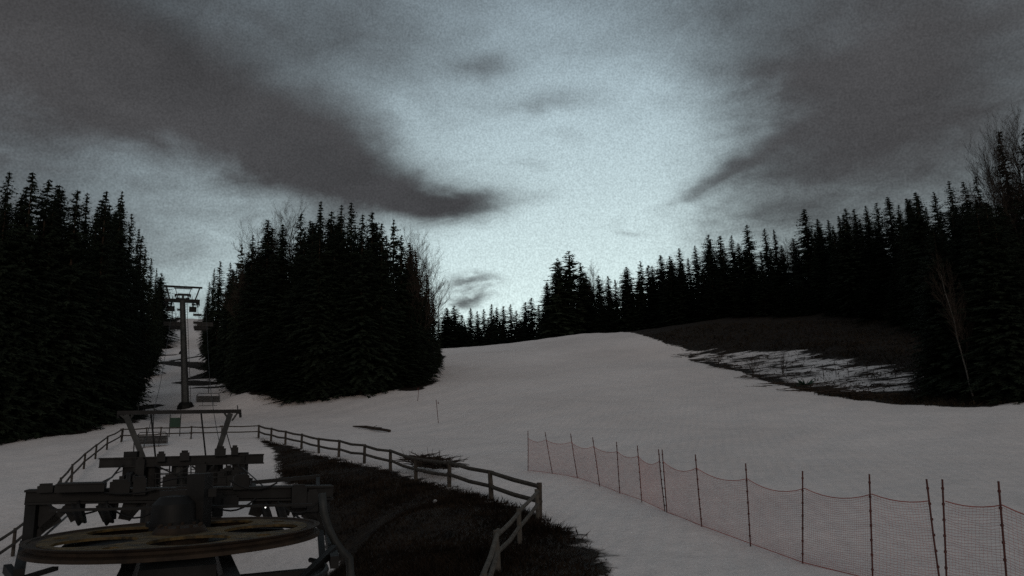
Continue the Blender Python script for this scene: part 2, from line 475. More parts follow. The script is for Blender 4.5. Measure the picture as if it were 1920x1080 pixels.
# ------------------------------------------------------------------ trees
def spruce_mesh(seed, H=24.0, R=3.0, levels=62, low=.03, gap=0.0, power=.8, spray=.62):
    rnd = random.Random(seed); mb = MB()
    for i in range(levels):
        t = low + (1 - low) * (i / (levels - 1)) ** .93
        z = t * H
        prof = (1 - t) ** power
        if gap: prof *= .75 + .4 * math.sin(i * 1.9 + seed) * gap
        nb = 9 if t < .8 else (7 if t < .95 else 5)
        for k in range(nb):
            if rnd.random() < gap * .35: continue
            a = rnd.uniform(0, 2 * math.pi)
            L = max(.24, R * prof * rnd.uniform(.6, 1.15))
            if rnd.random() < .05: L *= 1.25
            up0 = .55 * t + rnd.uniform(-.1, .15) - .12
            dx, dy = math.cos(a), math.sin(a)
            ns = max(2, int(L / .38))
            for s in range(ns + 1):
                u = (s + .35) / (ns + .6)
                px, py = dx * L * u, dy * L * u
                pz = z + L * (up0 * u - .42 * u * u + .12 * u ** 4) + rnd.uniform(-.08, .08)
                w = spray * (1.05 - .55 * u) * rnd.uniform(.7, 1.3) * min(1.1, .34 + 1.0 * prof)
                for sd in (-1, 1):
                    aa = a + sd * rnd.uniform(.35, .95)
                    ex, ey = math.cos(aa), math.sin(aa)
                    tip = (px + ex * w * 1.25, py + ey * w * 1.25, pz - w * rnd.uniform(.15, .6))
                    mid = (px + ex * w * .5 - ey * w * .28 * sd, py + ey * w * .5 + ex * w * .28 * sd, pz - w * rnd.uniform(.05, .3))
                    mid2 = (px + ex * w * .55 + ey * w * .28 * sd, py + ey * w * .55 - ex * w * .28 * sd, pz - w * rnd.uniform(.25, .55))
                    mb.add([(px, py, pz + .06), mid, tip, mid2], [(0, 1, 2, 3)])
                if rnd.random() < .45:   # hanging spray
                    mb.add([(px - dy * w * .4, py + dx * w * .4, pz), (px + dy * w * .4, py - dx * w * .4, pz), (px + dx * .1, py + dy * .1, pz - w * rnd.uniform(.6, 1.2))], [(0, 1, 2)])
    for k in range(7):
        a = k * 2.4; z = H * (1.0 - .004 * k)
        mb.add([(0, 0, z + .35 - .05 * k), (.12 * math.cos(a), .12 * math.sin(a), z - .2), (.1 * math.cos(a + 1.5), .1 * math.sin(a + 1.5), z - .5)], [(0, 1, 2)])
    tr = MB(); tr.tube([(0, 0, -.6), (0, 0, H * .3), (.04, 0, H * .7), (0, 0, H * .99)], [.30, .23, .12, .02], 7)
    return mb, tr


def bare_tree_mesh(seed, H=20.0, spread=.5, n1=16, trunk_r=.2, lean=0.0):
    rnd = random.Random(seed); tw = MB(); tr = MB()
    pts = [Vector((0, 0, -.4))]
    for i in range(1, 9):
        pts.append(Vector((lean * H * i / 8 + rnd.uniform(-.25, .25), rnd.uniform(-.25, .25), H * .9 * i / 8)))
    tr.tube(pts, [trunk_r * (1 - .1 * i) + .01 for i in range(9)], 7)

    def grow(p, d, L, r, lvl):
        q = p; ps = [p]
        for s in range(3):
            d = (d + Vector((rnd.uniform(-.22, .22), rnd.uniform(-.22, .22), rnd.uniform(-.05, .2)))).normalized()
            q = q + d * (L / 3); ps.append(q)
        tw.tube(ps, [r, r * .8, r * .6, r * .35], 4 if lvl < 2 else 3, cap=False)
        if lvl >= 3: return
        for k in range(5 if lvl == 0 else 6):
            b = ps[1 + k % 3]
            nd = (d + Vector((rnd.uniform(-1, 1), rnd.uniform(-1, 1), rnd.uniform(-.3, .6))) * .8).normalized()
            grow(b, nd, L * rnd.uniform(.42, .62), r * .7, lvl + 1)
    for i in range(n1):
        t = .25 + .75 * i / n1
        j = min(7, int(t * 8)); p = pts[j].lerp(pts[j + 1], t * 8 - j) if t < 1 else pts[8]
        a = rnd.uniform(0, 6.28)
        grow(p, Vector((math.cos(a) * spread * 1.3, math.sin(a) * spread * 1.3, .9)), H * .24 * (1.2 - .7 * t), .05 * (1.3 - t), 0)
    return tw, tr


ORIG = {}


def proto(name, crown, trunk, mc, mt):
    """meshes of one kind of tree, shared by every tree of the kind"""
    def me(mb, n, m_):
        d = bpy.data.meshes.new(n); d.from_pydata(mb.v, [], mb.f); d.materials.append(m_); d.update(); return d
    ORIG[name] = (me(crown, 'crown', mc), me(trunk, 'trunk', mt))


SPR = []
for i, (R_, pw, gp_, low) in enumerate([(4.6, .62, 0, .02), (5.4, .58, .1, .02), (4.2, .66, 0, .03), (5.8, .54, .2, .02), (5.0, .72, .1, .03), (5.2, .5, .15, .04), (4.6, .58, .05, .03)]):
    proto('s%d' % i, *spruce_mesh(100 + i, R=R_, power=pw, gap=gp_, low=low), M_NEEDLE, M_BARK); SPR.append('s%d' % i)
proto('pine0', *spruce_mesh(300, R=5.6, power=.45, gap=.8, levels=38, low=.10, spray=1.0), M_NEEDLE2, M_BARK)
proto('pine1', *spruce_mesh(301, R=5.0, power=.42, gap=.7, levels=38, low=.08, spray=.95), M_NEEDLE2, M_BARK)
proto('bare0', *bare_tree_mesh(11, H=24, spread=.45, n1=26), M_TWIG, M_BARK)
proto('bare1', *bare_tree_mesh(12, H=24, spread=.6, n1=28), M_TWIG, M_BARK)
proto('birch0', *bare_tree_mesh(13, H=24, spread=.35, n1=14, trunk_r=.17), M_TWIG, M_BIRCH)
NAT = {'s': 24.3, 'pine': 24.3, 'bare': 24.0, 'birch': 24.0}
rt = random.Random(5)


def plant(kind, x, y, H, wide=1.0, label='', group='', name=None, cat='tree', lean=0.0):
    z = gz(x, y) - .15
    if name is None: name = 'spruce_tree' if kind[0] == 's' else {'p': 'pine_tree', 'b': 'bare_tree'}[kind[0]]
    if kind.startswith('birch'): name = 'birch_tree'
    e = thing(name, (x, y, z), label, cat, group)
    s = H / 24.2
    e.scale = (s * wide, s * wide, s); e.rotation_euler = (0, lean, rt.uniform(0, 6.28))
    if lean: e.rotation_euler = (0, lean, 0)
    for d, n in zip(ORIG[kind], ('crown', 'trunk')):
        o = bpy.data.objects.new(n, d); C.objects.link(o); o.parent = e
    return e


def skyline(entries, labelf, group):
    """trees whose tips are seen against the sky: px, py of the tip, metres ahead, kind, width"""
    for i, (px, py, d, kind, wd) in enumerate(entries):
        p = W(px, py, d); H = p.z - gz(p.x, p.y) + .15
        if H < 5: print('LOW', px, py, d, H)
        if kind == 's': kind = SPR[(i * 3) % 7]
        wd *= 1 + max(0, d - 90) / 200 * .9 if abs(px - 330) > 75 else 1
        plant(kind, p.x, p.y, H, wd, labelf(i, kind), group)


G_L, G_M, G_F, G_R = 'trees of the dark wood left of the chairlift', 'trees of the wood between chairlift and open slope', 'far trees behind the snow crest', 'trees of the long wood on the right'
KW = lambda k: {'s': 'spruce', 'p': 'broad pine', 'b': 'leafless tree'}[k[0]]
SKY_L = [(-25, 360, 66, 's', 1.2), (18, 322, 66, 's', .8), (62, 322, 68, 's', 1.0), (101, 377, 70, 's', .9), (146, 356, 72, 's', 1.0), (164, 361, 74, 's', .75), (200, 358, 76, 's', 1.0),
         (229, 358, 84, 's', .62), (247, 400, 96, 's', .65), (261, 428, 108, 's', .55), (273, 462, 122, 's', .5), (284, 484, 138, 's', .5), (294, 502, 160, 's', .5),
         (300, 535, 190, 's', .7), (303, 566, 225, 's', .7), (308, 590, 265, 's', .7), (312, 603, 310, 's', .7)]
skyline(SKY_L, lambda i, k: f'black {KW(k)} on the skyline of the left wood, {ORD[i]} treetop from the picture edge' if i else 'black spruce crown cut by the left picture edge, leftmost of the left wood', G_L)
SKY_M = [(384, 578, 300, 's', .7), (389, 556, 250, 's', .7), (393, 528, 205, 's', .8), (402, 503, 175, 's', .6), (413, 489, 155, 's', .6), (432, 492, 140, 's', .6), (453, 457, 128, 'pine1', .45),
         (474, 440, 120, 's', .7), (488, 418, 122, 'bare1', .8), (503, 412, 112, 's', 1.2), (530, 420, 106, 's', .9), (548, 388, 116, 'bare0', .8), (565, 400, 104, 's', 1.0), (602, 377, 100, 's', .85), (622, 395, 102, 's', 1.2),
         (641, 384, 106, 's', .75), (659, 379, 100, 's', .9), (680, 402, 98, 's', 1.0), (698, 397, 103, 's', 1.0), (716, 418, 100, 's', .9), (738, 410, 108, 'pine1', .55), (752, 440, 104, 's', .9), (774, 430, 106, 'bare1', .75),
         (780, 472, 106, 's', .9), (803, 468, 110, 'bare0', .85), (800, 512, 110, 's', .8), (812, 545, 116, 's', .7), (822, 578, 124, 's', .6)]
skyline(SKY_M, lambda i, k: f'{KW(k)} on the skyline of the middle wood, {ORD[i]} treetop right of the chairlift', G_M)
SKY_F = [(838, 577, 225, 's', 1.5), (852, 573, 232, 's', 1.4), (866, 590, 240, 's', 1.2), (882, 577, 245, 's', .8), (895, 583, 240, 's', .8), (907, 579, 250, 's', .8), (921, 570, 246, 's', .9), (931, 576, 250, 's', .9),
         (944, 574, 255, 's', 1.0), (957, 570, 250, 's', .7), (968, 582, 250, 's', 1.1), (985, 566, 245, 's', 1.0), (996, 558, 240, 's', 1.1), (1010, 571, 240, 's', 1.0)]
skyline(SKY_F, lambda i, k: f'small distant spruce behind the snow crest, {ORD[i]} treetop right of the middle wood', G_F)
SKY_R = [(1044, 484, 192, 'pine0', .85), (1066, 470, 196, 'pine1', 1.0), (1088, 492, 198, 'pine1', .7), (1112, 498, 200, 'bare0', .7), (1122, 516, 196, 's', 1.1), (1140, 517, 192, 's', 1.1), (1153, 524, 190, 's', 1.0), (1175, 500, 186, 's', 1.3), (1200, 489, 184, 'pine1', .6), (1215, 497, 184, 's', 1.2),
         (1238, 478, 182, 's', 1.3), (1255, 480, 178, 's', 1.2), (1273, 465, 176, 's', 1.0), (1290, 484, 174, 's', 1.1), (1303, 460, 172, 's', .8), (1328, 440, 168, 's', 1.2), (1349, 442, 166, 's', 1.4), (1371, 441, 165, 's', .9),
         (1400, 421, 160, 's', 1.0), (1433, 428, 158, 's', .9), (1451, 430, 156, 's', .9), (1474, 448, 155, 'bare0', .9), (1490, 460, 150, 's', .9), (1507, 392, 146, 's', 1.5), (1537, 430, 148, 's', 1.0), (1552, 412, 146, 's', .9), (1585, 390, 140, 's', 1.1),
         (1603, 408, 142, 's', 1.0), (1623, 385, 138, 's', .8), (1643, 380, 134, 's', 1.0), (1664, 369, 130, 's', 1.3), (1684, 384, 128, 's', 1.0), (1702, 374, 126, 's', .9), (1720, 368, 120, 's', .9), (1735, 388, 120, 's', .9), (1751, 359, 112, 's', .9),
         (1779, 339, 104, 's', .9), (1806, 340, 98, 's', 1.0)]
skyline(SKY_R, lambda i, k: f'{KW(k)} on the skyline of the right wood, {ORD[i]} treetop from its left end', G_R)
for i, (px, py, d, k, wd, lb) in enumerate([
        (1829, 330, 90, 's1', .9, 'dark spruce left of the tall leafless trees near the right picture edge'),
        (1846, 262, 76, 'bare1', .6, 'tall leafless tree with fine upright twigs near the right picture edge'),
        (1872, 245, 74, 's4', .95, 'tall slanting spruce between leafless trees near the right picture edge'),
        (1862, 236, 73, 'bare0', .5, 'slim leafless tree just left of the tall slanting spruce near the right edge'),
        (1912, 232, 71, 'bare1', .7, 'leafless tree crown right against the right picture edge'),
        (1890, 225, 72, 'bare0', .8, 'tallest leafless tree, its twigs spreading at the right picture edge'),
        (1925, 230, 70, 's0', 1.1, 'black spruce cut by the right picture edge'),
        (1975, 260, 68, 's3', 1.2, 'broad black spruce mostly outside the right picture edge')]):
    p = W(px, py, d); plant(k, p.x, p.y, p.z - gz(p.x, p.y) + .15, wd, lb, G_R)


def fill(n, spots, label, group, cap, seed, hr=(14, 22), wr=(.9, 1.3)):
    """inner trees: a base seen at px, metres ahead, kept below the skyline height"""
    r = random.Random(seed)
    for i in range(n):
        px, d = spots(r)
        x = W(px, 800, d).x
        topy = cap(px) + 36 * r.random() ** 1.6
        z = W(px, topy, d).z
        H = min(z - gz(x, d), r.uniform(*hr) * 1.5)
        if H < 3.5: continue
        plant(SPR[r.randrange(7)], x, d, H, r.uniform(*wr) * (1.0 if H > 12 else 1.25) * (1 + max(0, d - 90) / 200 * .7), label, group)


def capf(entries):
    e = sorted((a[0], a[1]) for a in entries)
    xs, ys = [a[0] for a in e], [a[1] for a in e]

    def f(px):
        return float(np.interp(px, xs, ys)) + 12
    return f


def line(pts, back):
    """spots along a line of (px, metres ahead), up to back metres behind it"""
    xs, ds = [p[0] for p in pts], [p[1] for p in pts]
    return lambda r: (lambda px: (px, float(np.interp(px, xs, ds)) + r.random() ** 1.4 * back))(r.uniform(xs[0], xs[-1]))


fill(36, line([(-60, 66), (135, 72), (175, 80), (192, 95), (222, 128), (258, 180), (288, 250)], 14), 'one of the black spruces inside the left wood below its skyline', G_L, capf(SKY_L), 21)
fill(12, line([(-60, 69), (135, 73), (180, 82)], 2.5), 'low black spruce at the snow edge of the left wood', G_L, lambda px: 600, 22, (7, 12), (1.2, 1.6))
fill(42, line([(408, 205), (430, 165), (480, 120), (505, 105), (540, 97), (700, 99), (770, 104), (812, 118)], 16), 'one of the black spruces inside the middle wood below its skyline', G_M, capf(SKY_M), 23)
fill(18, line([(478, 108), (505, 101), (545, 97), (700, 98.5), (770, 102), (806, 112)], 2.5), 'low black spruce at the snow edge of the middle wood', G_M, lambda px: 590, 24, (6, 11), (1.3, 1.8))
fill(22, line([(830, 222), (1030, 225)], 45), 'one of the far spruces behind the snow crest below the treetops', G_F, capf(SKY_F), 25)
fill(54, line([(1030, 196), (1200, 182), (1400, 156), (1550, 138), (1700, 118), (1800, 100)], 28), 'one of the black spruces inside the right wood below its skyline', G_R, capf(SKY_R), 26)
fill(18, line([(1210, 178), (1400, 150), (1550, 133), (1700, 114), (1790, 100)], 4), 'low black spruce at the edge of the right wood above the brown mound', G_R, lambda px: 500, 27, (6, 10), (1.4, 1.8))
fill(20, line([(1765, 82), (1800, 70), (1860, 64.5), (1960, 62)], 16), 'one of the black spruces at the right picture edge above the snow', G_R, lambda px: 372 if px > 1830 else 420, 28, (12, 22), (1.1, 1.5))
for (px, py, d, H, ln, lb) in [(1828, 752, 66, 13, -.12, 'slanting pale birch trunk in front of the black wood at right'), (1848, 735, 69, 10, -.1, 'thinner pale birch trunk just right of the slanting birch')]:
    p = W(px, py, d); e = plant('birch0', p.x, p.y, H, .8, lb, 'birches at the right', lean=ln)

# ------------------------------------------------------------------ chairlift
O = W(337, 1008, 12.4)
_t = W(345, 762, 108) - O
LA = Vector((_t.x, _t.y, 0)).normalized(); LR = Vector((LA.y, -LA.x, 0)); UP = Vector((0, 0, 1))


def L(u, v, w=0.0): return O + LR * u + LA * v + UP * w


def PL(px, py, v):
    """the point seen at that place of the photograph on the upright plane v metres up the lift line from the wheel"""
    r = ray(px, py); t = ((O - CAM).dot(LA) + v) / r.dot(LA); return CAM + r * t


def V(d): return (d - O.y) / LA.y
def gl(u, v):
    p = L(u, v); return gz(p.x, p.y)


def uw(px, py, v):
    q = PL(px, py, v) - O; return q.dot(LR), q.z


RW = (uw(612, 1000, 0)[0] - uw(62, 1000, 0)[0]) / 2
print('wheel radius', RW, 'wheel z', O.z, 'ground', gl(0, 0))


def plate_with_holes(mb, c, R, holes, z0, z1, n=72):
    vs, hl = [], []
    for k in range(n): vs.append(Vector((R * math.cos(2 * math.pi * k / n), R * math.sin(2 * math.pi * k / n))))
    loops = [list(range(n))]
    for hx, hy, hr in holes:
        b = len(vs); m_ = 28
        for k in range(m_): vs.append(Vector((hx + hr * math.cos(2 * math.pi * k / m_), hy + hr * math.sin(2 * math.pi * k / m_))))
        loops.append(list(range(b, b + m_)))
    ed = [(l[i], l[(i + 1) % len(l)]) for l in loops for i in range(len(l))]
    v2, e2, f2, *_ = geometry.delaunay_2d_cdt(vs, ed, [], 0, 1e-5)
    tris = []
    for f in f2:
        cx = sum((v2[i].x for i in f)) / len(f); cy = sum((v2[i].y for i in f)) / len(f)
        if any((cx - hx) ** 2 + (cy - hy) ** 2 < (hr * .985) ** 2 for hx, hy, hr in holes): continue
        tris.append(f)
    b = len(mb.v)
    for z in (z1, z0):
        for p in v2: mb.v.append(tuple(c + Vector((p.x, p.y, z))))
    nn = len(v2)
    for f in tris:
        mb.f.append(tuple(b + i for i in f)); mb.f.append(tuple(b + nn + i for i in reversed(f)))
    for l in loops:
        for i in range(len(l)):
            a, d = l[i], l[(i + 1) % len(l)]; mb.f.append((b + a, b + d, b + nn + d, b + nn + a))


def sheave(mb, c, axis, R, w):
    mb.lathe(c, axis, [(R * .2, -w * .6), (R * .8, -w * .35), (R, -w * .5), (R, -w * .3), (R * .86, 0), (R, w * .3), (R, w * .5), (R * .8, w * .35), (R * .2, w * .6)], 24)


def drive_station():
    O0 = O.copy()
    base = L(0, 0); base.z = gl(0, 0)
    t = thing('drive_station', base, 'chairlift drive station with a large horizontal yellow bullwheel under a dark steel gantry', 'chairlift station')
    # bullwheel
    m = MB(); R = RW
    holes = [(R * .575 * math.cos(a), R * .575 * math.sin(a), R * .265) for a in [LA_ANG + math.pi + .10 + k * math.pi * .4 for k in range(5)]]
    sm = [(R * .80 * math.cos(a), R * .80 * math.sin(a), R * .05) for a in [LA_ANG + math.pi + .10 + (k + .5) * math.pi * .4 for k in range(5)]]
    plate_with_holes(m, O, R * .905, holes + sm, -.03, .01)
    TILT = Matrix.Translation(O) @ Matrix.Rotation(-.004, 4, LR) @ Matrix.Translation(-O + UP * .07)
    def tilt(mm): mm.v = [tuple(TILT @ Vector(v)) for v in mm.v]; return mm
    wheel = tilt(m).build('bullwheel', M_YEL, t, base)
    m = MB(); m.lathe(O, UP, [(R * .905, -.06), (R * .905, .0), (R * .955, .01), (R * .96, .03), (R * .99, .035), (R, .03), (R * .985, .005), (R * .955, -.02), (R * .955, -.06), (R, -.09), (R, -.14), (R * .93, -.14)], 96); tilt(m).build('rim', M_RUST, wheel, base, smooth=False)
    m = MB(); m.lathe(O, UP, [(0.001, .1), (.36, .1), (.40, .04), (.46, -.3), (0.001, -.3)], 32)
    for k in range(10):
        a = k * .628; m.lathe(O + Vector((math.cos(a) * .31, math.sin(a) * .31, 0)), UP, [(.001, .14), (.03, .14), (.03, .09), (.001, .09)], 8)
    tilt(m).build('hub', M_RUST, wheel, base)
    # gearbox and motor over the hub, hung from the gantry
    g = MB(); g.lathe(L(-.12, .75, .0), UP, [(.001, .62), (.22, .60), (.33, .48), (.36, .1), (.36, .02), (.001, .02)], 56); g.lathe(L(-.12, .75), UP, [(.36, .20), (.41, .20), (.41, .14), (.36, .14)], 56)
    gb = g.build('gearbox', M_DARK, t, base, smooth=False)
    g = MB(); g.bar(L(.28, .95, -.02), L(.28, .95, .95), .30, .36); g.bar(L(-.35, .95, .62), L(.55, .95, .62), .12, .14)
    g.build('bracket', M_DARK, t, base)
    # gantry main beam
    vb = 3.1
    def P(px, py, v=vb): return PL(px, py, v)
    m = MB()
    def hb(x0, y0, x1, y1, thick_px, v, dep):      # a beam whose centre line runs through two photo places
        a, b = P(x0, y0, v), P(x1, y1, v); h = (P(x0, y0 - thick_px / 2, v) - P(x0, y0 + thick_px / 2, v)).length
        m.bar(a, b, dep, h)
    hb(50, 931, 622, 922, 20, vb, .30); hb(50, 920, 622, 911, 4, vb, .5); hb(50, 943, 622, 934, 4, vb, .5)
    m.build('main_beam', M_DARK, t, base)
    m = MB(); hb(106, 915, 198, 913, 15, vb - .3, .5); hb(110, 907, 196, 905, 2.5, vb - .3, .58); m.build('control_box', M_DARK, t, base)
    m = MB(); hb(470, 905, 600, 893, 7, vb + 1.0, .18); m.bar(P(475, 906, vb + 1.0), P(478, 925, vb), .08); m.bar(P(596, 895, vb + 1.0), P(596, 915, vb), .08); m.build('cable_tray', M_DARK, t, base)
    m = MB(); hb(92, 957, 585, 946, 5, vb - .9, .12); m.build('tie_bar', M_DARK, t, base)
    # end posts of the gantry, with gussets, standing on the ground
    for px0, py0, s in ((66, 932, 1), (608, 924, -1)):
        m = MB(); a = P(px0, py0); gnd = a - UP * .85
        m.bar(a + UP * .1, gnd, .2, .24); m.bar(a + LR * .75 * s, a + UP * -.75, .10, .12)
        m.bar(gnd - LR * .1 * s, gnd - LA * 3.2 + LR * .35 * s - UP * .1, .14, .2); m.bar(a - UP * .05, a + LR * .32 * s - UP * .55, .1, .34)
        m.build('leg', M_DARK, t, base)
    for px0, y0, dx in ((128, 944, 16), (190, 944, 14), (242, 944, -10), (485, 937, -10), (522, 936, 8), (547, 936, 12)):
        m = MB(); m.bar(P(px0, y0), P(px0 + dx, y0 + 30), .12, .2); m.bar(P(px0 + 22, y0), P(px0 + dx + 6, y0 + 30), .1, .12); m.bar(P(px0 - 6, y0 + 4), P(px0 + 32, y0 + 4), .1, .12); m.build('brace', M_DARK, t, base)
    # deflection sheaves under the beam at both rope lines
    for px0 in (148, 200, 500, 528):
        m = MB(); c = P(px0, 962, vb - .2); sheave(m, c, LR * .85 + UP * .3, .22, .14); m.build('guide_sheave', M_RUB, t, base)
    # carriage under the wheel
    m = MB()
    for u in (-.75, .75):
        m.bar(L(u, -2.7, -.62), L(u, 3.4, -.62), .22, .26)
    m.build('carriage_beam', M_DARK, t, base)
    m = MB(); m.bar(L(0, .1, -.14), L(0, 3.2, -.14), 3.5, .05); m.bar(L(0, -.9, -.45), L(0, .5, -.35), 1.05, .25); m.build('deck_plate', M_DARK, t, base)
    m = MB(); m.bar(L(-2.3, -.1, -.75), L(2.3, -.1, -.75), .2, .22); m.bar(L(-2.0, -2.2, -.65), L(2.0, -2.2, -.65), .12, .12); m.build('cross_beam', M_DARK, t, base)
    for u, vv in ((-.45, -.9), (.45, -.9), (-.75, 3.0), (.75, 3.0)):
        m = MB(); p = L(u, vv, -.7); m.bar(p, Vector((p.x, p.y, gl(u, vv) - .1)), .34, .34); m.bar(Vector((p.x, p.y, gl(u, vv) + .02)), Vector((p.x, p.y, gl(u, vv) + .08)), .7, .7)
        m.build('column', M_DARK, t, base)
    m = MB(); m.lathe(L(0, 0, -.3), UP, [(.2, 0), (.3, 0), (.3, -.5), (.2, -.5)], 24); m.build('axle', M_DARK, t, base)
    for a, b in (((-2.2, -.1, -.7), (-1.2, -2.6, -.8)), ((2.2, -.1, -.7), (1.2, -2.6, -.8)), ((-2.5, 1.2, -.4), (-1.6, -.9, -.9)), ((2.55, .6, -.45), (1.5, -1.3, -.8)), ((2.5, 1.8, -.3), (2.2, -.6, -1.0))):
        m = MB(); m.bar(L(*a), L(*b), .11, .13); m.build('strut', M_DARK, t, base)
    m = MB(); m.bar(L(-2.42, -.8, -.42), L(-1.75, .55, -.38), .10, .06); m.build('pale_strut', M_STEEL, t, base)
    # outer guard rail round the front right of the wheel
    m = MB(); pts = [L((R + .12) * math.sin(a), -(R + .12) * math.cos(a), -.62) for a in np.linspace(.45, 1.9, 16)]; m.tube(pts, .045, 6); m.build('guard_rail', M_DARK, t, base)
    # curved conduit on the right
    m = MB(); q = [PL(*a, 1.2) for a in ((604, 925), (607, 960), (616, 990), (628, 1015), (642, 1034), (655, 1046))]; q.append(Vector((q[-1].x + .2, q[-1].y - .1, gz(q[-1].x, q[-1].y) - .1)))
    m.tube(q, .075, 8); m.build('conduit', M_STEEL, t, base, smooth=True)
    for k, (x0, y0, x1, y1, dr) in enumerate(((90, 946, 205, 946, 16), (150, 912, 290, 918, 10), (205, 948, 300, 950, 20), (385, 935, 480, 934, 22), (300, 905, 400, 902, -8), (430, 900, 520, 905, 14), (520, 940, 606, 930, 26))):
        a, b = P(x0, y0, vb - .35), P(x1, y1, vb - .35); dz = dr / 1400 * 15
        m = MB(); m.tube([a.lerp(b, f) - UP * dz * 4 * f * (1 - f) for f in np.linspace(0, 1, 9)], .018, 5); m.build('hose', M_RUB, t, base)
    for x0, y0, w_, h_ in ((225, 914, .34, .22), (262, 912, .22, .3), (452, 905, .3, .26), (388, 944, .26, .3), (408, 948, .2, .4), (430, 942, .34, .2), (86, 917, .25, .12), (345, 940, .4, .5), (560, 932, .3, .42), (585, 940, .22, .4)):
        m = MB(); c = P(x0, y0, vb - .25); m.bar(c - LR * w_ / 2, c + LR * w_ / 2, .2, h_); m.bar(c - LR * w_ / 2.6 + UP * (h_ / 2 + .02), c + LR * w_ / 2.6 + UP * (h_ / 2 + .02), .14, .04); m.build('junction_box', M_DARK, t, base)
    m = MB(); c = P(498, 952, vb - .3); m.lathe(c, LA, [(.001, -.05), (.022, -.05), (.028, .02), (.001, .02)], 12); ml = m.build('signal_lamp', M_LAMP, t, base)


LA_ANG = math.atan2(LA.y, LA.x)
drive_station()


def rope_z(v):
    return float(np.interp(v, RV, RZ))


V1 = V(30.0)          # low portal tower
VT = [V(107), V(227), V(340)]
zp = uw(247, 884, V1)[1]
zt = [uw(318, 566, VT[0])[1], uw(330, 556, VT[1])[1], uw(335, 560, VT[2])[1]]
RV, RZ = [], []
_kn = [(0, -.12, 0), (V1 - 1.6, zp, 0), (V1 + 1.6, zp, .05)]
for px, py, d in ((257, 957, 42), (281, 827, 60), (395, 750, 74)):
    _kn.append((V(d), uw(px, py, V(d))[1] + 2.42, .15))
_kn += [(VT[0], zt[0], 4.0), (VT[1], zt[1], 4.0), (VT[2], zt[2], 0), (VT[2] + 60, zt[2] + 2, 0)]
for (v0, z0, s0), (v1_, z1_, s1) in zip(_kn, _kn[1:]):
    for k in range(12):
        f = k / 12; RV.append(v0 + (v1_ - v0) * f); RZ.append(z0 + (z1_ - z0) * f - s0 * 4 * f * (1 - f) * (1 if v0 >= V1 + 1.6 else 0))
RV.append(_kn[-1][0]); RZ.append(_kn[-1][1])
for s, lb in ((-1, 'left strand of the steel haul rope running up the lift line'), (1, 'right strand of the steel haul rope running up the lift line')):
    m = MB(); m.tube([L(s * RW, v, z) for v, z in zip(RV, RZ)], .022, 5)
    tag(m.build('haul_rope', M_ROPE, None, L(s * RW, 0, -.12)), lb, 'cable', 'strands of the haul rope')


